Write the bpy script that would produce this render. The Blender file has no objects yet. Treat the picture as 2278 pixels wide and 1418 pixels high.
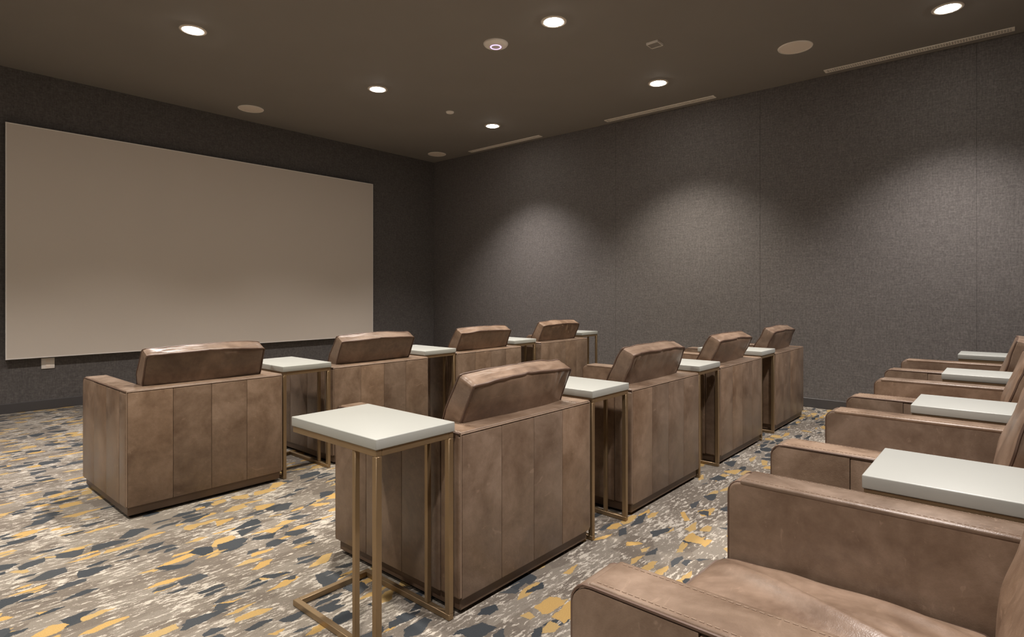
import bpy, bmesh, math, random
from mathutils import Vector, Matrix, noise

sc = bpy.context.scene
COL = sc.collection
PI = math.pi

# ------------------------------------------------------------ camera, world, exposure
H = 1.2
cam = bpy.data.cameras.new('camera'); co = bpy.data.objects.new('camera', cam); COL.objects.link(co)
cam.sensor_width = 36.0; cam.lens = 1291 / 2278 * 36.0
cam.shift_y = -56 / 2278
co.location = (0, 0, H); co.rotation_euler = (PI / 2, 0, -math.atan2(1485, 1291))
cam.clip_start = 0.02
sc.camera = co
w = bpy.data.worlds.new('world'); sc.world = w; w.use_nodes = True
w.node_tree.nodes['Background'].inputs[0].default_value = (0.02, 0.02, 0.02, 1)
sc.view_settings.view_transform = 'Standard'; sc.view_settings.look = 'None'
sc.view_settings.gamma = 1.0; sc.view_settings.use_curve_mapping = False
sc.view_settings.exposure = 0.0
sc.cycles.max_bounces = 10; sc.cycles.diffuse_bounces = 8; sc.cycles.glossy_bounces = 4
sc.cycles.sample_clamp_indirect = 6.0
LAMP_W = 345.0

CEIL = 3.456; WX = 6.675; WY = 7.59; LX = -2.8; BY = -1.5

# ------------------------------------------------------------ materials
def mat(name):
    m = bpy.data.materials.new(name); m.use_nodes = True
    nt = m.node_tree; b = nt.nodes['Principled BSDF']
    return m, nt, b
class N:
    def __init__(s, nt): s.nt = nt
    def __call__(s, typ, ins=None, **kw):
        n = s.nt.nodes.new(typ)
        for k, v in kw.items(): setattr(n, k, v)
        for k, v in (ins or {}).items():
            if isinstance(v, bpy.types.NodeSocket): s.nt.links.new(v, n.inputs[k])
            else: n.inputs[k].default_value = v
        return n
    def link(s, a, b): s.nt.links.new(a, b)
    def ramp(s, fac, stops, interp='LINEAR'):
        n = s('ShaderNodeValToRGB', {'Fac': fac}); cr = n.color_ramp; cr.interpolation = interp
        while len(cr.elements) < len(stops): cr.elements.new(0.5)
        for e, (p, c) in zip(cr.elements, stops):
            e.position = p; e.color = (c, c, c, 1) if not hasattr(c, '__len__') else (*c, 1)
        return n.outputs['Color']
    def mix(s, f, a, b, mode='MIX'):
        n = s.nt.nodes.new('ShaderNodeMix'); n.data_type = 'RGBA'; n.blend_type = mode
        for i, v in ((0, f), (6, a), (7, b)):
            if isinstance(v, bpy.types.NodeSocket): s.nt.links.new(v, n.inputs[i])
            else: n.inputs[i].default_value = v if i == 0 else (*v, 1)
        return n.outputs[2]
    def math(s, op, a, b=0.0, c=0.0):
        n = s.nt.nodes.new('ShaderNodeMath'); n.operation = op
        for i, v in enumerate((a, b, c)):
            if isinstance(v, bpy.types.NodeSocket): s.nt.links.new(v, n.inputs[i])
            else: n.inputs[i].default_value = v
        return n.outputs[0]
def srgb(r, g, b):
    f = lambda c: ((c / 255 + 0.055) / 1.055) ** 2.4 if c > 10 else c / 255 / 12.92
    return (f(r), f(g), f(b))

def plain(name, col, rough=0.5, metal=0.0, bump=0.0, bscale=200, var=0.08, vs=6):
    m, nt, b = mat(name); n = N(nt)
    tc = n('ShaderNodeTexCoord')
    ns = n('ShaderNodeTexNoise', {'Vector': tc.outputs['Object'], 'Scale': vs, 'Detail': 4})
    c = n.mix(ns.outputs['Fac'], tuple(x * (1 - var) for x in col), tuple(min(1, x * (1 + var)) for x in col))
    n.link(c, b.inputs['Base Color']); b.inputs['Roughness'].default_value = rough
    b.inputs['Metallic'].default_value = metal
    if bump:
        n2 = n('ShaderNodeTexNoise', {'Vector': tc.outputs['Object'], 'Scale': bscale, 'Detail': 2})
        bp = n('ShaderNodeBump', {'Strength': bump, 'Distance': 0.002, 'Height': n2.outputs['Fac']})
        n.link(bp.outputs[0], b.inputs['Normal'])
    return m
def emit(name, col, s):
    m, nt, b = mat(name)
    b.inputs['Base Color'].default_value = (*col, 1)
    b.inputs['Emission Color'].default_value = (*col, 1); b.inputs['Emission Strength'].default_value = s
    return m

def leather(name, dark, mid, light, rough=0.42):
    m, nt, b = mat(name); n = N(nt)
    tc = n('ShaderNodeTexCoord'); oi = n('ShaderNodeObjectInfo')
    off = n('ShaderNodeVectorMath', {0: tc.outputs['Object']}, operation='ADD')
    cb = n('ShaderNodeCombineXYZ', {'X': n.math('MULTIPLY', oi.outputs['Random'], 31.0), 'Y': n.math('MULTIPLY', oi.outputs['Random'], 17.0)})
    n.link(cb.outputs[0], off.inputs[1])
    v = off.outputs[0]
    a = n('ShaderNodeTexNoise', {'Vector': v, 'Scale': 5.0, 'Detail': 6, 'Roughness': 0.62, 'Distortion': 0.6})
    c = n('ShaderNodeTexNoise', {'Vector': v, 'Scale': 26.0, 'Detail': 5, 'Roughness': 0.7})
    f = n.math('ADD', n.math('MULTIPLY', a.outputs['Fac'], 0.72), n.math('MULTIPLY', c.outputs['Fac'], 0.28))
    col = n.ramp(f, [(0.34, dark), (0.5, mid), (0.68, light)])
    # pale scuffs
    sv = n('ShaderNodeMapping', {'Vector': v, 'Rotation': (0.4, 0.5, 0.3), 'Scale': (8, 30, 14)})
    s = n('ShaderNodeTexNoise', {'Vector': sv.outputs[0], 'Scale': 1.6, 'Detail': 3, 'Distortion': 1.5})
    sf = n.ramp(s.outputs['Fac'], [(0.66, 0.0), (0.74, 0.35)])
    col = n.mix(sf, col, tuple(min(1, x * 1.35) for x in light))
    # hide to hide difference
    hs = n('ShaderNodeHueSaturation', {'Color': col, 'Value': n.math('MULTIPLY_ADD', oi.outputs['Random'], 0.24, 0.88),
                                       'Saturation': n.math('MULTIPLY_ADD', oi.outputs['Random'], 0.12, 0.94)})
    n.link(hs.outputs[0], b.inputs['Base Color'])
    n.link(n.ramp(f, [(0.35, rough - 0.06), (0.7, rough + 0.12)]), b.inputs['Roughness'])
    g = n('ShaderNodeTexVoronoi', {'Vector': v, 'Scale': 320.0})
    w1 = n('ShaderNodeTexNoise', {'Vector': v, 'Scale': 60.0, 'Detail': 5})
    hh = n.math('ADD', n.math('MULTIPLY', g.outputs['Distance'], 0.35), w1.outputs['Fac'])
    bp = n('ShaderNodeBump', {'Strength': 0.16, 'Distance': 0.003, 'Height': hh})
    n.link(bp.outputs[0], b.inputs['Normal'])
    b.inputs['Specular IOR Level'].default_value = 0.55
    return m

def carpet():
    m, nt, b = mat('patterned_carpet'); n = N(nt)
    tc = n('ShaderNodeTexCoord'); P = tc.outputs['Object']
    jag = n('ShaderNodeTexNoise', {'Vector': P, 'Scale': 24.0, 'Detail': 6, 'Roughness': 0.78})
    jv = n('ShaderNodeVectorMath', {0: jag.outputs['Color'], 1: (0.5, 0.5, 0.5)}, operation='SUBTRACT')
    js = n('ShaderNodeVectorMath', {0: jv.outputs[0], 1: (0.040, 0.030, 0)}, operation='MULTIPLY')
    Pd = n('ShaderNodeVectorMath', {0: P, 1: js.outputs[0]}, operation='ADD').outputs[0]
    def cells(sx, sy, ox, rnd=0.9):
        mp = n('ShaderNodeMapping', {'Vector': Pd, 'Location': (ox, ox * 0.7, 0), 'Scale': (sx, sy, 1)})
        c = n('ShaderNodeTexVoronoi', {'Vector': mp.outputs[0], 'Scale': 1.0, 'Randomness': rnd}, voronoi_dimensions='2D')
        e = n('ShaderNodeTexVoronoi', {'Vector': mp.outputs[0], 'Scale': 1.0, 'Randomness': rnd}, voronoi_dimensions='2D', feature='DISTANCE_TO_EDGE')
        sp = n('ShaderNodeSeparateColor', {'Color': c.outputs['Color']})
        return sp.outputs[0], sp.outputs[1], sp.outputs[2], e.outputs['Distance']
    # woven ground of two taupes
    r, g, bl, e = cells(4.2, 13, 3.3)
    base = n.ramp(r, [(0.0, TAUPE[0]), (0.35, TAUPE[1]), (0.7, TAUPE[2])], 'CONSTANT')
    # cream broken streaks running along the rows
    sm = n('ShaderNodeMapping', {'Vector': Pd, 'Scale': (16, 70, 1)})
    st = n('ShaderNodeTexNoise', {'Vector': sm.outputs[0], 'Scale': 1.0, 'Detail': 5, 'Roughness': 0.72}, noise_dimensions='2D')
    big = n('ShaderNodeTexNoise', {'Vector': P, 'Scale': 3.4, 'Detail': 2}, noise_dimensions='2D')
    th = n.math('ADD', st.outputs['Fac'], n.math('MULTIPLY', n.math('SUBTRACT', big.outputs['Fac'], 0.5), 0.32))
    col = n.mix(n.ramp(th, [(0.555, 0.0), (0.60, 1.0)]), base, CREAM)
    col = n.mix(n.ramp(st.outputs['Fac'], [(0.33, 0.55), (0.38, 0.0)]), col, TAUPE[3])
    def patch(col, cc, sx, sy, ox, lo, hi, t0, tv):
        r, g, bl, e = cells(sx, sy, ox)
        inr = n.math('MULTIPLY', n.math('GREATER_THAN', r, lo), n.math('LESS_THAN', r, hi))
        thr = n.math('MULTIPLY_ADD', g, tv, t0)
        ms = n.math('MULTIPLY', inr, n.math('GREATER_THAN', e, thr))
        c2 = n.mix(bl, cc[0], cc[1])
        return n.mix(ms, col, c2)
    col = patch(col, GOLD, 7.5, 27.0, 1.7, 0.0, 0.14, 0.03, 0.22)
    col = patch(col, SLATE, 8.2, 25.0, 8.1, 0.0, 0.12, 0.04, 0.2)
    col = patch(col, GOLD, 8.4, 13.0, 5.2, 0.0, 0.12, 0.07, 0.20)
    col = patch(col, SLATE, 7.6, 12.0, 12.9, 0.0, 0.16, 0.06, 0.20)
    # pile speckle
    pl = n('ShaderNodeTexNoise', {'Vector': P, 'Scale': 420.0, 'Detail': 2}, noise_dimensions='2D')
    col = n.mix(0.55, col, n.ramp(pl.outputs['Fac'], [(0.3, 0.35), (0.7, 0.68)]), 'OVERLAY')
    n.link(col, b.inputs['Base Color']); b.inputs['Roughness'].default_value = 0.95
    b.inputs['Specular IOR Level'].default_value = 0.1
    bp = n('ShaderNodeBump', {'Strength': 0.5, 'Distance': 0.004, 'Height': pl.outputs['Fac']})
    n.link(bp.outputs[0], b.inputs['Normal'])
    return m

def wall_fabric(WALLC):
    m, nt, b = mat('woven_wallcovering'); n = N(nt)
    tc = n('ShaderNodeTexCoord'); P = tc.outputs['Object']
    a = n('ShaderNodeTexNoise', {'Vector': P, 'Scale': 55.0, 'Detail': 5, 'Roughness': 0.75})
    mv = n('ShaderNodeMapping', {'Vector': P, 'Scale': (260, 260, 16)})
    v = n('ShaderNodeTexNoise', {'Vector': mv.outputs[0], 'Scale': 1.0, 'Detail': 2})
    mh = n('ShaderNodeMapping', {'Vector': P, 'Scale': (14, 14, 260)})
    h = n('ShaderNodeTexNoise', {'Vector': mh.outputs[0], 'Scale': 1.0, 'Detail': 2})
    f = n.math('ADD', n.math('MULTIPLY', a.outputs['Fac'], 0.5), n.math('ADD', n.math('MULTIPLY', v.outputs['Fac'], 0.25), n.math('MULTIPLY', h.outputs['Fac'], 0.25)))
    n.link(n.ramp(f, [(0.36, tuple(x * 0.62 for x in WALLC)), (0.5, WALLC), (0.64, tuple(x * 1.5 for x in WALLC))]), b.inputs['Base Color'])
    b.inputs['Roughness'].default_value = 0.75
    bp = n('ShaderNodeBump', {'Strength': 0.35, 'Distance': 0.003, 'Height': f}); n.link(bp.outputs[0], b.inputs['Normal'])
    b.inputs['Specular IOR Level'].default_value = 0.25
    return m

TAUPE = [(0.172, 0.148, 0.122), (0.205, 0.181, 0.151), (0.145, 0.123, 0.101), (0.100, 0.084, 0.070)]
CREAM = (0.46, 0.42, 0.36)
GOLD = [(0.43, 0.275, 0.095), (0.37, 0.265, 0.12)]
SLATE = [(0.040, 0.046, 0.052), (0.062, 0.066, 0.070)]
WALLC = (0.152, 0.139, 0.132)
M = {}
M['carpet'] = carpet()
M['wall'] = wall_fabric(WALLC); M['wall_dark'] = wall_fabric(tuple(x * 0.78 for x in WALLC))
M['ceiling'] = plain('dark_ceiling_paint', (0.255, 0.232, 0.205), 0.85, bump=0.25, bscale=90, var=0.05, vs=2)
M['skirting'] = plain('dark_skirting_paint', (0.075, 0.07, 0.07), 0.4)
M['leather'] = leather('distressed_brown_leather', (0.122, 0.077, 0.050), (0.190, 0.129, 0.088), (0.278, 0.197, 0.141), 0.34)
M['cushion'] = leather('softer_brown_leather', (0.130, 0.080, 0.052), (0.213, 0.141, 0.095), (0.32, 0.218, 0.153), 0.35)
M['piping'] = plain('dark_leather_piping', (0.11, 0.065, 0.045), 0.45)
M['seam'] = plain('worn_leather_seam', (0.30, 0.215, 0.155), 0.5)
M['plinth'] = plain('plinth_leather', (0.115, 0.072, 0.046), 0.4, bump=0.2, var=0.25)
M['foot'] = plain('black_feet', (0.01, 0.01, 0.01), 0.6)
M['lacquer'] = plain('white_lacquer', (0.385, 0.392, 0.362), 0.38, var=0.02)
M['bronze'] = plain('brushed_bronze', (0.33, 0.235, 0.135), 0.42, metal=0.75, bump=0.1, bscale=400, var=0.12, vs=12)
M['screen'] = plain('grey_screen_cloth', (0.68, 0.61, 0.53), 0.8, var=0.015, vs=1.5)
M['screen_edge'] = plain('pale_screen_edge', (0.85, 0.80, 0.74), 0.5)
M['black'] = plain('black_backing', (0.012, 0.012, 0.012), 0.7)
M['white'] = plain('white_plastic', (0.92, 0.86, 0.78), 0.45, var=0.02)
M['grille'] = plain('beige_grille', (0.93, 0.82, 0.70), 0.6, var=0.03)
M['vent'] = plain('pale_vent_metal', (0.95, 0.88, 0.78), 0.5, var=0.03)
M['trim'] = plain('lamp_trim', (0.8, 0.72, 0.62), 0.3)
M['lamp'] = emit('lamp_lens', (1.0, 0.93, 0.84), 75.0)
M['ring'] = emit('violet_led', (0.62, 0.35, 1.0), 3.0)

# ------------------------------------------------------------ mesh helpers
def link(name, bm, m, parent=None, smooth=True):
    me = bpy.data.meshes.new(name); bm.normal_update(); bm.to_mesh(me); bm.free()
    me.materials.append(M[m] if isinstance(m, str) else m)
    if smooth:
        me.polygons.foreach_set('use_smooth', [True] * len(me.polygons))
        me.set_sharp_from_angle(angle=math.radians(40))
    o = bpy.data.objects.new(name, me); COL.objects.link(o)
    if parent: o.parent = parent
    return o
def box(bm, x0, x1, y0, y1, z0, z1, bev=0.0, seg=2):
    r = bmesh.ops.create_cube(bm, size=1.0)
    vs = r['verts']
    for v in vs:
        v.co = Vector(((x0 + x1) / 2 + v.co.x * (x1 - x0), (y0 + y1) / 2 + v.co.y * (y1 - y0), (z0 + z1) / 2 + v.co.z * (z1 - z0)))
    if bev:
        es = set(e for v in vs for e in v.link_edges)
        bmesh.ops.bevel(bm, geom=list(es), offset=bev, segments=seg, profile=0.5, affect='EDGES')
    return bm
def B(*a, **k): return box(bmesh.new(), *a, **k)
def prism(bm, poly, x0, x1, bev=0.0, seg=2):
    """outline in the y z plane, extruded along x"""
    a = [bm.verts.new((x0, y, z)) for y, z in poly]; b = [bm.verts.new((x1, y, z)) for y, z in poly]
    f1 = bm.faces.new(a); f2 = bm.faces.new(b[::-1]); k = len(poly)
    for i in range(k): bm.faces.new((a[i], b[i], b[(i + 1) % k], a[(i + 1) % k]))
    bmesh.ops.recalc_face_normals(bm, faces=bm.faces)
    if bev:
        es = [e for e in list(f1.edges) + list(f2.edges)]
        bmesh.ops.bevel(bm, geom=es, offset=bev, segments=seg, profile=0.5, affect='EDGES')
    return bm
def tube(bm, pts, r, sides=6, closed=False):
    k = len(pts); rings = []
    for i, p in enumerate(pts):
        p = Vector(p)
        a = Vector(pts[(i - 1) % k] if (closed or i > 0) else pts[i]); b = Vector(pts[(i + 1) % k] if (closed or i < k - 1) else pts[i])
        t = (b - a).normalized()
        up = Vector((0, 0, 1)) if abs(t.z) < 0.9 else Vector((1, 0, 0))
        s = t.cross(up).normalized(); u = s.cross(t)
        rings.append([bm.verts.new(p + (s * math.cos(q) + u * math.sin(q)) * r) for q in [2 * PI * j / sides for j in range(sides)]])
    for i in range(k if closed else k - 1):
        A, Bq = rings[i], rings[(i + 1) % k]
        # align the next ring
        best = min(range(sides), key=lambda o: sum((A[j].co - Bq[(j + o) % sides].co).length for j in range(sides)))
        for j in range(sides):
            bm.faces.new((A[j], A[(j + 1) % sides], Bq[(j + 1 + best) % sides], Bq[(j + best) % sides]))
    if not closed:
        bm.faces.new(rings[0][::-1]); bm.faces.new(rings[-1])
    bmesh.ops.recalc_face_normals(bm, faces=bm.faces)
    return bm
def lathe(bm, prof, seg=40, cx=0, cy=0):
    rings = []
    for r, z in prof:
        if r < 1e-6: rings.append([bm.verts.new((cx, cy, z))])
        else: rings.append([bm.verts.new((cx + r * math.cos(2 * PI * j / seg), cy + r * math.sin(2 * PI * j / seg), z)) for j in range(seg)])
    for A, Bq in zip(rings, rings[1:]):
        for j in range(seg):
            k = (j + 1) % seg
            if len(A) == 1 and len(Bq) == 1: continue
            if len(A) == 1: bm.faces.new((A[0], Bq[j], Bq[k]))
            elif len(Bq) == 1: bm.faces.new((A[j], A[k], Bq[0]))
            else: bm.faces.new((A[j], A[k], Bq[k], Bq[j]))
    bmesh.ops.recalc_face_normals(bm, faces=bm.faces)
    return bm
def tag(o, label, cat, group=None, kind=None):
    if label: o['label'] = label
    if cat: o['category'] = cat
    if group: o['group'] = group
    if kind: o['kind'] = kind
    return o
def thing(name, label, cat, loc, group=None, rz=0):
    o = bpy.data.objects.new(name, None); COL.objects.link(o)
    o.location = loc; o.rotation_euler = (0, 0, rz); o.empty_display_size = 0.1
    return tag(o, label, cat, group)
def copy_tree(o, parent=None):
    c = o.copy(); COL.objects.link(c)
    if parent: c.parent = parent
    for ch in o.children: copy_tree(ch, c)
    return c

# ------------------------------------------------------------ the room
def struct(name, bm, m, parent=None, smooth=False):
    o = link(name, bm, m, parent, smooth)
    if not parent: o['kind'] = 'structure'
    return o
struct('floor', B(LX - .12, WX + .12, BY - .12, WY + .12, -0.1, 0), 'carpet')
struct('ceiling', B(LX - .12, WX + .12, BY - .12, WY + .12, CEIL, CEIL + 0.1), 'ceiling')
struct('wall_back', B(LX - .12, WX + .12, BY - .12, BY, 0, CEIL), 'wall')
struct('wall_left', B(LX - .12, LX, BY, WY, 0, CEIL), 'wall')
wf = struct('wall_front', B(LX - .12, WX + .12, WY + .004, WY + .12, 0, CEIL), 'wall')
wr = struct('wall_right', B(WX + .004, WX + .12, BY, WY, 0, CEIL), 'wall')
# widths of wallcovering hung edge to edge, with hairline joints
ys = [BY, 0.27, 2.15, 3.99, 5.86, WY]
for a, b_ in zip(ys, ys[1:]):
    link('wallcovering_panel', B(WX, WX + .006, a + .0012, b_ - .0012, 0.0, CEIL, bev=0.001, seg=1), 'wall', wr, False)
xs = [LX, -1.0, 0.9, 2.8, 4.75, WX]
for a, b_ in zip(xs, xs[1:]):
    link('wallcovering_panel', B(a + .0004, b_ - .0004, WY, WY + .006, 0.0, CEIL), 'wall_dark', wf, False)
def skirt(name, x0, x1, y0, y1):
    # board with a small chamfered cap line
    bm = B(x0, x1, y0, y1, 0.0, 0.098, bev=0.003, seg=1)
    struct(name, bm, 'skirting')
skirt('baseboard_front', LX, WX - .014, WY - .014, WY)
skirt('baseboard_right', WX - .014, WX, BY, WY)
skirt('baseboard_left', LX, LX + .014, BY, WY - .014)
skirt('baseboard_back', LX + .014, WX - .014, BY, BY + .014)

# ------------------------------------------------------------ projection screen
T = 0.075
SX0, SX1, SZ0, SZ1 = 1.040, 5.368, 0.542, 2.892
scr = thing('projection_screen', 'large blank grey projection screen with thin pale edge on the dark end wall', 'screen', ((SX0 + SX1) / 2, WY, SZ0))
def loc(bm, o):
    bmesh.ops.translate(bm, verts=bm.verts, vec=-Vector(o.location)); return bm
link('screen_surface', loc(B(SX0 + .008, SX1 - .008, WY - T + .002, WY - T + .02, SZ0 + .008, SZ1 - .008), scr), 'screen', scr, False)
link('backing_frame', loc(B(SX0 + .004, SX1 - .004, WY - T + .02, WY - .001, SZ0 + .004, SZ1 - .004), scr), 'black', scr, False)
for q in ((SX0, SX1, SZ0, SZ0 + .010), (SX0, SX1, SZ1 - .010, SZ1), (SX0, SX0 + .010, SZ0 + .010, SZ1 - .010), (SX1 - .010, SX1, SZ0 + .010, SZ1 - .010)):
    link('edge_strip', loc(B(q[0], q[1], WY - T, WY - T + .022, q[2], q[3], bev=.001, seg=1), scr), 'screen_edge', scr, False)
# wall plate below
o_ = thing('wall_outlet', 'small pale wall plate just under the lower left corner of the screen', 'outlet', (1.385, WY, 0.475))
link('cover_plate', B(-.055, .055, -.010, 0, -.055, .055, bev=.003), 'white', o_)
for sz in (-.026, .026):
    link('socket', B(-.018, .018, -.0115, -.009, sz - .015, sz + .015, bev=.002), 'grille', o_)

# ------------------------------------------------------------ things on the ceiling
def downlight(x, y, label, tint):
    t = thing('recessed_downlight', label, 'ceiling light', (x, y, CEIL), 'round recessed downlights')
    link('trim_ring', lathe(bmesh.new(), [(.078, -.001), (.082, -.007), (.098, -.009), (.106, -.005), (.107, -.0005)]), 'trim', t)
    link('lamp_lens', lathe(bmesh.new(), [(0, -.020), (.03, -.0195), (.055, -.016), (.070, -.010), (.078, -.002)]), 'lamp', t)
    l = bpy.data.lights.new('lamp_light', 'SPOT'); l.energy = LAMP_W; l.color = tint
    l.spot_size = math.radians(102); l.spot_blend = 1.0; l.shadow_soft_size = 0.06
    lo = bpy.data.objects.new('lamp_light', l); COL.objects.link(lo); lo.parent = t; lo.location = (0, 0, -.085)
    return t
WARM = (1.0, 0.92, 0.82); NEU = (1.0, 0.93, 0.89)
names = {(1, 2): 'lit downlight at the upper left, over the left part of the screen', (2, 2): 'lit downlight in the middle of the far row, before the screen',
         (3, 2): 'smallest lit downlight, nearest the far right corner', (2, 1): 'lit downlight at the top centre beside the access point',
         (3, 1): 'lit downlight beside the middle slot vent', (3, 0): 'lit downlight cut by the top edge at the upper right'}
LXS = (0.08, 1.957, 3.86, 5.72, -1.80); LYS = (0.41, 2.897, 5.32)  # last column is added out of view to brighten the chairs' left sides
for i, x in enumerate(LXS):
    for j, y in enumerate(LYS):
        downlight(x, y, names.get((i, j), 'lit round downlight %s, out of the photograph' % {(0,0):'above the camera',(1,0):'above the nearest armchair row, left part',(2,0):'above the nearest armchair row, middle part',(0,1):'at the left, ahead of the middle row',(0,2):'at the left, nearest the screen wall',(4,0):'added for fill at the far left behind the camera',(4,1):'added for fill at the far left, middle row of lamps',(4,2):'added for fill at the far left, nearest the end wall'}.get((i,j),'')), NEU if (j == 0 or j == 2) else WARM)

def speaker(x, y, label):
    t = thing('ceiling_speaker', label, 'speaker', (x, y, CEIL), 'round ceiling speakers')
    link('bezel', lathe(bmesh.new(), [(.132, -.0045), (.134, -.008), (.144, -.007), (.147, -.0005)], 48), 'vent', t)
    link('grille', lathe(bmesh.new(), [(0, -.0055), (.10, -.0055), (.133, -.0045)], 48), 'grille', t)
speaker(3.256, 7.056, 'round beige ceiling speaker above the screen')
speaker(6.293, 7.081, 'round beige ceiling speaker in the far corner by the right wall')
speaker(5.713, 1.53, 'largest looking round beige ceiling speaker, beside the nearest slot vent')

t = thing('wireless_access_point', 'round white access point with a glowing violet ring on the ceiling', 'access point', (3.857, 3.547, CEIL))
link('dome_cover', lathe(bmesh.new(), [(0, -.034), (.04, -.033), (.08, -.028), (.104, -.018), (.112, -.006), (.112, 0)], 48), 'white', t)
link('light_ring', lathe(bmesh.new(), [(.040, -.0325), (.043, -.0350), (.049, -.0345), (.051, -.031)], 40), 'ring', t)
t = thing('smoke_detector', 'small round pale detector on the ceiling left of the smallest downlight', 'detector', (4.935, 5.311, CEIL))
link('housing', lathe(bmesh.new(), [(0, -.022), (.03, -.021), (.045, -.015), (.05, -.004), (.05, 0)], 32), 'white', t)
link('sensor_cap', lathe(bmesh.new(), [(0, -.027), (.014, -.026), (.016, -.0215)], 24), 'grille', t)
t = thing('access_cover', 'small square ceiling cover with pale edges between the speaker and middle vent', 'cover', (4.79, 2.46, CEIL), rz=0.0)
link('cover_face', B(-.05, .05, -.05, .05, -.016, -.002, bev=.002), 'ceiling', t)
for q in ((-.056, .056, -.056, -.05), (-.056, .056, .05, .056), (-.056, -.05, -.05, .05), (.05, .056, -.05, .05)):
    link('rim', B(q[0], q[1], q[2], q[3], -.022, 0, bev=.0015, seg=1), 'white', t)

def vent(y0, y1, label):
    t = thing('slot_vent', label, 'vent', (6.527, (y0 + y1) / 2, CEIL), 'long slot vents beside the right wall')
    hl = (y1 - y0) / 2; hw = .043
    link('backing', B(-hw + .008, hw - .008, -hl + .01, hl - .01, -.004, -.0005), 'skirting', t, False)
    for s in (-1, 1):
        link('side_rail', B(s * hw - .011 if s > 0 else -hw, hw if s > 0 else -hw + .011, -hl, hl, -.010, 0, bev=.002, seg=1), 'vent', t)
        link('end_cap', B(-hw + .011, hw - .011, s * hl - .022 if s > 0 else -hl, hl if s > 0 else -hl + .022, -.0095, 0, bev=.002, seg=1), 'vent', t)
    link('centre_rail', B(-.005, .005, -hl + .022, hl - .022, -.009, -.003, bev=.001, seg=1), 'vent', t)
    bm = bmesh.new(); k = int(2 * (hl - .03) / .02)
    for i in range(k):
        y = -hl + .03 + i * .02
        for a, b_ in ((-hw + .011, -.005), (.005, hw - .011)): box(bm, a, b_, y, y + .008, -.0085, -.004)
    o = link('louvre_fins', bm, 'vent', t, False); o['kind'] = 'stuff'
vent(0.01, 1.47, 'nearest slot vent, longest in view along the right wall')
vent(2.60, 4.05, 'middle slot vent on the ceiling along the right wall')
vent(5.13, 6.56, 'farthest slot vent, nearest the far corner on the ceiling')

# ------------------------------------------------------------ armchairs
W, D, HT, AW = 0.87, 0.83, 0.685, 0.115    # width, depth, height, arm thickness
ZB = 0.062
def rounded(p, half, r):
    q = [p[i] * half[i] for i in range(3)]
    inn = [max(-(half[i] - r), min(half[i] - r, q[i])) for i in range(3)]
    d = Vector(q) - Vector(inn)
    if d.length > 1e-7:
        d = d.normalized() * r
    return Vector(inn) + d
def cush(half, r, cuts, fn, size_map=None):
    bm = bmesh.new(); bmesh.ops.create_cube(bm, size=2.0)
    bmesh.ops.subdivide_edges(bm, edges=bm.edges[:], cuts=cuts, use_grid_fill=True)
    for v in bm.verts:
        p = v.co.copy(); v.co = fn(p, rounded(p, half, r))
    return bm
def cush_cage(half, r, fn, face_axis, sgn, n=26, out=1.0):
    """closed path along the seam around one large face"""
    path = []
    o = [i for i in range(3) if i != face_axis]
    seq = [(t, -1) for t in [-1 + 2 * i / n for i in range(n)]] + [(1, t) for t in [-1 + 2 * i / n for i in range(n)]] \
        + [(-t, 1) for t in [-1 + 2 * i / n for i in range(n)]] + [(-1, -t) for t in [-1 + 2 * i / n for i in range(n)]]
    for a, b_ in seq:
        p = Vector((0, 0, 0)); p[face_axis] = sgn; p[o[0]] = a; p[o[1]] = b_
        path.append(fn(p, rounded(p, half, r) * 1.006))
    return path

def seat_fn(seed, amp, cx, cy, cz):
    rnd = random.Random(seed); ph = rnd.uniform(0, 6)
    def fn(p, q):
        top = max(0.0, p.z)
        k = (1 - abs(p.x) ** 3.0) * (1 - abs(p.y) ** 3.2)
        q = q.copy()
        q.z += (0.030 * k if p.z > 0 else -0.004 * k) * abs(p.z)
        # long soft folds running from the front to the back
        u = q.x * (1.0 - 0.55 * q.y) + 0.10 * math.sin(3.2 * q.y + ph)
        f = math.sin(34.0 * u + ph + 1.6 * noise.noise(Vector((q.x * 4, q.y * 2.2, seed)))) * (0.55 + 0.9 * noise.noise(Vector((q.x * 2.5, q.y * 2.5, seed + 9)))) \
            + 0.45 * math.sin(57.0 * u - 4.5 * q.y + 2 * ph)
        q.z += amp * (f + 0.5 * abs(f)) * k * top
        q.z += 0.006 * noise.noise(Vector((q.x * 6, q.y * 3, seed * 3.1))) * top
        # waisted front edge
        if p.y > 0.8: q.z -= 0.010 * (p.y - 0.8) / 0.2 * top
        q.y += 0.010 * (1 - p.x ** 2) * p.y
        return q + Vector((cx, cy, cz))
    return fn
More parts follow.
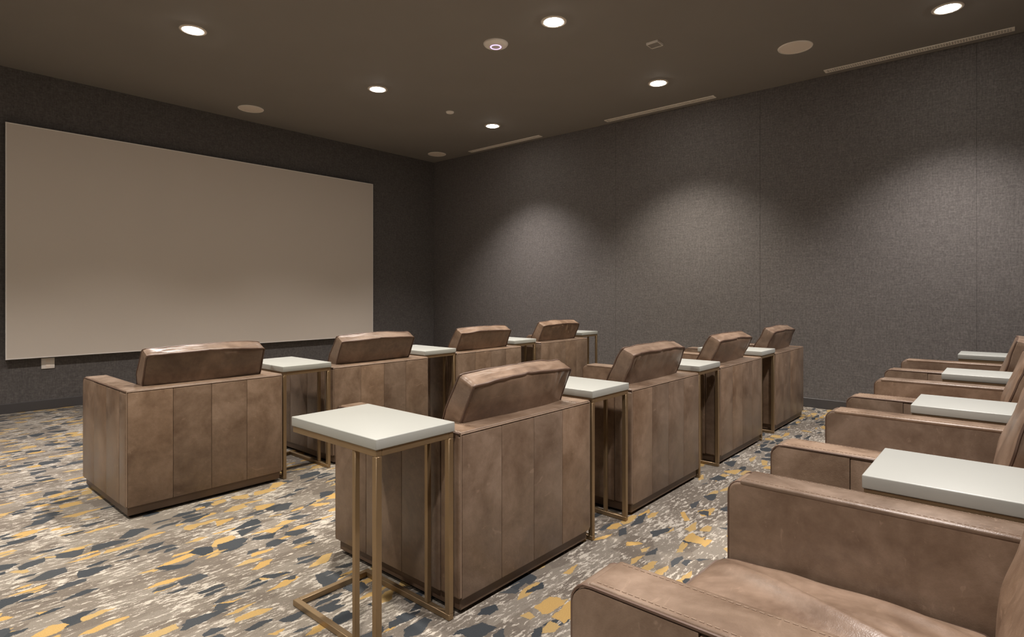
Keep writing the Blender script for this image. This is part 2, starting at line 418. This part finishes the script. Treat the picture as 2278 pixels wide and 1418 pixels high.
def back_fn(seed, lean, cx, cy, cz, slump=0.0):
    R = Matrix.Rotation(lean, 3, 'X')
    def fn(p, q):
        q = q.copy()
        # pillow: thick in the middle, boxing narrows to its border; bottom is fuller
        kx = 1 - abs(p.x) ** 3.2; kz = 1 - abs(p.z) ** 2.6
        q.y += math.copysign(0.020 * kx * kz, p.y) * abs(p.y)
        q.y *= 1.06 - 0.30 * max(0, p.z + 0.3)
        q.z += 0.020 * (1 - p.x ** 2) * max(0, p.z) * (1 - 0.4 * abs(p.y))
        q.z += 0.007 * noise.noise(Vector((q.x * 5, seed * 2.7, 0.3))) * max(0, p.z)
        q.x *= 1 - 0.012 * abs(p.z) * abs(p.x) + 0.055 * max(0, min(1, p.z * 3))
        # gathers near the upper seam
        g = math.exp(-((p.z - 0.72) / 0.22) ** 2)
        q.y += math.copysign(1, p.y) * abs(p.y) * 0.024 * g * max(0, noise.noise(Vector((q.x * 4, seed * 1.9, 3.0))) + 0.25) * noise.noise(Vector((q.x * 42, seed, p.z * 2)))
        q.y += math.copysign(1, p.y) * abs(p.y) * 0.008 * noise.noise(Vector((q.x * 6, seed * 1.3 + 4, q.z * 7)))
        q.z += 0.003 * noise.noise(Vector((q.x * 14, p.y * 2, seed))) * max(0, p.z)
        # shallow centre seam
        q.y -= math.copysign(1, p.y) * abs(p.y) * 0.004 * math.exp(-(q.x / 0.008) ** 2)
        q = R @ q
        q.y += slump * min(0.0, p.z)
        return q + Vector((cx, cy, cz))
    return fn

SH = (0.318, 0.306, 0.096); BH = (0.318, 0.064, 0.250)
def add_cushions(t, seed, amp=0.0045, cuts=22):
    rnd = random.Random(seed * 7 + 1)
    fn = seat_fn(seed, amp, 0, 0.552, 0.376)
    s = link('seat_cushion', cush(SH, 0.035, cuts, fn), 'cushion', t)
    for sg in (1, -1):
        link('piping', tube(bmesh.new(), cush_cage(SH, 0.035, fn, 2, sg), 0.0045, 5, True), 'piping', s)
    lean = 0.48 + rnd.uniform(-0.03, 0.03); cy = 0.193; slump = 0.0
    if seed > 10: lean, cy, slump = 0.22 + rnd.uniform(-0.02, 0.02), 0.160, 0.05   # plumper and more upright in the nearest row
    fb = back_fn(seed, lean, rnd.uniform(-.008, .008), cy, (0.634 if seed in (5, 11) else 0.652) + rnd.uniform(-.004, .004), slump)
    b_ = link('back_cushion', cush(BH, 0.015, cuts + 6, fb), 'cushion', t)
    for sg in (1, -1):
        link('piping', tube(bmesh.new(), cush_cage(BH, 0.015, fb, 1, sg, 34), 0.005, 5, True), 'piping', b_)

def arm_outline(y0, y1, z0, z1, r, k=6):
    pts = [(y0, z0), (y1, z0)]
    for i in range(k + 1):
        a = PI / 2 * i / k
        pts.append((y1 - r + r * math.cos(a), z1 - r + r * math.sin(a)))
    pts.append((y0, z1))
    return pts
def make_frame():
    """all the fixed upholstery, built once and copied; origin at middle of the rear bottom edge"""
    t = bpy.data.objects.new('leather_armchair', None)
    COL.objects.link(t)
    hw = W / 2
    for s in (-1, 1):
        xo, xi = s * hw, s * (hw - AW)
        a, b_ = sorted((xo - s * .010, xi))
        arm = link('arm', prism(bmesh.new(), arm_outline(.110, D, ZB, HT - .004, .034), a, b_, .010, 3), 'leather', t)
        # outer side panels sewn edge to edge
        cuts_ = [.112, .345, .590, D - .012]
        for y0, y1 in zip(cuts_, cuts_[1:]):
            a, b_ = sorted((xo, xo - s * .02))
            if y1 < D - .05: pb = B(a, b_, y0 + .0006, y1 - .0006, ZB + .002, HT - .014, bev=.0028, seg=2)
            else: pb = prism(bmesh.new(), arm_outline(y0 + .0006, D + .001, ZB + .002, HT - .010, .040), a, b_, .0028, 2)
            link('side_panel', pb, 'leather', arm)
        a, b_ = sorted((xo - s * .003, xi - s * .001))
        link('arm_top', B(a, b_, .004, D - .034, HT - .014, HT + .001, bev=.006, seg=3), 'leather', arm)
        bm = bmesh.new()
        for xx in (xo - s * .013, xi + s * .013):
            for i in range(62): box(bm, xx - .0007, xx + .0007, .012 + i * .0125, .020 + i * .0125, HT, HT + .0022)
        link('stitching', bm, 'seam', arm, False)['kind'] = 'stuff'
        for xx in (xo - s * .003, xi + s * .006):
            pts = [(xx, .006, HT - .006)] + [(xx, .006 + (D - .05) * i / 8, HT - .006) for i in range(1, 9)]
            for i in range(1, 6):
                q = PI / 2 * i / 5; pts.append((xx, D - .036 + .035 * math.sin(q), HT - .041 + .035 * math.cos(q)))
            pts.append((xx, D - .001, ZB + .01))
            link('piping', tube(bmesh.new(), pts, .0034, 5), 'piping', arm)
    back = link('backrest', B(-hw + .002, hw - .002, .008, AW, ZB, HT - .004, bev=.012, seg=3), 'leather', t)
    e = [-hw + .010, -.205, 0.0, .205, hw - .010]
    for x0, x1 in zip(e, e[1:]):
        link('back_panel', B(x0 + .0006, x1 - .0006, 0, .02, ZB + .002, HT - .014, bev=.0028, seg=2), 'leather', back)
    for s in (-1, 1):
        a, b_ = sorted((s * hw, s * (hw - .02)))
        link('corner_panel', B(a, b_, .004, .110, ZB + .002, HT - .016, bev=.008, seg=3), 'leather', back)
    link('back_top', B(-hw + .004, hw - .004, .003, AW + .004, HT - .0145, HT + .0005, bev=.006, seg=3), 'leather', back)
    link('piping', tube(bmesh.new(), [(-hw + .006, .004, HT - .008), (0, .003, HT - .008), (hw - .006, .004, HT - .008)], .0026, 5), 'seam', back)
    for s in (-1, 1):
        link('piping', tube(bmesh.new(), [(s * (hw - .007), .004, ZB + .01), (s * (hw - .007), .004, HT - .008)], .0026, 5), 'seam', back)
    link('front_rail', B(-hw + AW + .002, hw - AW - .002, D - .09, D - .018, ZB, .285, bev=.012, seg=3), 'leather', t)
    link('seat_deck', B(-hw + AW, hw - AW, AW - .003, D - .085, .12, .278, bev=.006, seg=1), 'leather', t)
    bm = bmesh.new()
    box(bm, -hw + .014, hw - .014, .014, D - .016, .016, ZB + .008, bev=.004, seg=1)
    link('plinth', bm, 'plinth', t)
    for sx in (-1, 1):
        for y in (.06, D - .07):
            link('foot', lathe(bmesh.new(), [(0, 0), (.022, 0), (.024, .006), (.024, .020), (0, .020)], 14, sx * (hw - .06), y), 'foot', t)
    return t

G1, G2, G3 = 'armchairs in the row by the screen', 'armchairs in the middle row', 'armchairs in the nearest row'
# centre x, rear y, turn, seed, fold, label, group
chairs = [
    (1.405, 3.540, 0.000, 1, 'brown leather armchair at the far left, in front of the screen, back and side seen', G1),
    (2.665, 3.590, 0.000, 2, 'brown leather armchair beyond the near white table, second from left by the screen', G1),
    (3.895, 3.640, 0.000, 3, 'small brown leather armchair before the dark room corner, third in the row by the screen', G1),
    (5.200, 3.740, 0.000, 4, 'farthest brown leather armchair, at the right end of the row by the screen', G1),
    (1.925, 1.548, 0.000, 5, 'large brown leather armchair in the centre foreground, seen from behind', G2),
    (3.200, 1.552, 0.000, 6, 'brown leather armchair second in the middle row, right of the large centre one', G2),
    (4.430, 1.552, 0.000, 7, 'brown leather armchair third in the middle row, seen from behind', G2),
    (5.678, 1.560, 0.000, 8, 'brown leather armchair at the right end of the middle row, near the right wall', G2),
    (1.300, -0.220, 0.000, 11, 'nearest brown leather armchair at the lower right, with its creased seat cushion in view', G3),
    (2.534, -0.190, 0.000, 12, 'brown leather armchair behind the largest right-hand white table', G3),
    (3.764, -0.180, 0.000, 13, 'brown leather armchair between second and third white tables at the right edge', G3),
    (5.095, -0.150, 0.000, 14, 'farthest armchair of the nearest row, only its long arms in view at the right', G3),
]
proto = make_frame()
for i, (x, y, rz, seed, label, grp) in enumerate(chairs):
    c = proto if i == 0 else copy_tree(proto)
    c.location = (x, y, 0); c.rotation_euler = (0, 0, rz)
    c['_p'] = i
for i, c in enumerate([o for o in COL.objects if o.name.startswith('leather_armchair')]):
    k = c['_p']; del c['_p']
    x, y, rz, seed, label, grp = chairs[k]
    tag(c, label, 'armchair', grp)
    near = seed in (5, 11)
    add_cushions(c, seed, 0.0150 if seed == 11 else 0.0050, 44 if near else 22)

# ------------------------------------------------------------ C-shaped side tables
TW, TD, TH = 0.350, 0.540, 0.727
def make_table():
    t = bpy.data.objects.new('side_table', None); COL.objects.link(t)
    hw = TW / 2
    link('table_top', B(-hw, hw, 0, TD, TH - .036, TH, bev=.0035, seg=3), 'lacquer', t)
    q = .023
    zf = TH - .036
    for s in (-1, 1):
        xo = s * (hw - .004); xi = s * (hw - .004 - q); a, b_ = sorted((xo, xi))
        link('top_rail', B(a, b_, .004, TD - .004, zf - q, zf, bev=.0015, seg=1), 'bronze', t)
        link('floor_runner', B(a, b_, .004, TD - .004, .001, q, bev=.0015, seg=1), 'bronze', t)
        link('leg', B(a, b_, .004, .004 + q, q, zf - q, bev=.0015, seg=1), 'bronze', t)
        link('leg', B(a + .002, b_ - .002, .125, .125 + .018, q, zf - q, bev=.0015, seg=1), 'bronze', t)
    a, b_ = -hw + .004 + q, hw - .004 - q
    link('cross_rail', B(a, b_, .004, .004 + q, zf - q, zf, bev=.0015, seg=1), 'bronze', t)
    link('cross_rail', B(a, b_, TD - .004 - q, TD - .004, zf - q, zf, bev=.0015, seg=1), 'bronze', t)
    link('floor_bar', B(a, b_, TD - .004 - q, TD - .004, .001, q, bev=.0015, seg=1), 'bronze', t)
    return t
T1, T2, T3 = 'side tables in the row by the screen', 'side tables in the middle row', 'side tables in the nearest row'
tables = [
    (2.025, 3.560, 0, 'white-topped bronze side table right of the far left armchair', T1),
    (3.280, 3.640, 0, 'white-topped side table between second and third armchairs of the row by the screen', T1),
    (4.560, 3.780, 0, 'small white-topped side table before the farthest armchair of the row by the screen', T1),
    (6.020, 3.960, 0, 'farthest white-topped side table, its thin legs against the right wall', T1),
    (1.300, 1.560, 0, 'nearest whole white-topped bronze side table, left of the large centre armchair', T2),
    (2.545, 1.545, 0, 'white-topped side table right of the large centre armchair', T2),
    (3.810, 1.550, 0, 'white-topped side table between second and third armchairs of the middle row', T2),
    (5.058, 1.560, 0, 'narrow looking white-topped side table left of the last armchair in the middle row', T2),
    (1.917, -0.235, 0, 'largest looking white tabletop at the right edge, beside the nearest armchair', T3),
    (3.147, -0.200, 0, 'white tabletop at the right edge, second nearest of that row', T3),
    (4.430, -0.205, 0, 'white tabletop at the right edge, third nearest of that row', T3),
    (5.850, -0.195, 0, 'white tabletop at the right edge, farthest of that row by the wall', T3),
]
pt = make_table()
for i, (x, y, rz, label, grp) in enumerate(tables):
    c = pt if i == 0 else copy_tree(pt)
    c.location = (x, y, 0); c.rotation_euler = (0, 0, rz); tag(c, label, 'side table', grp)
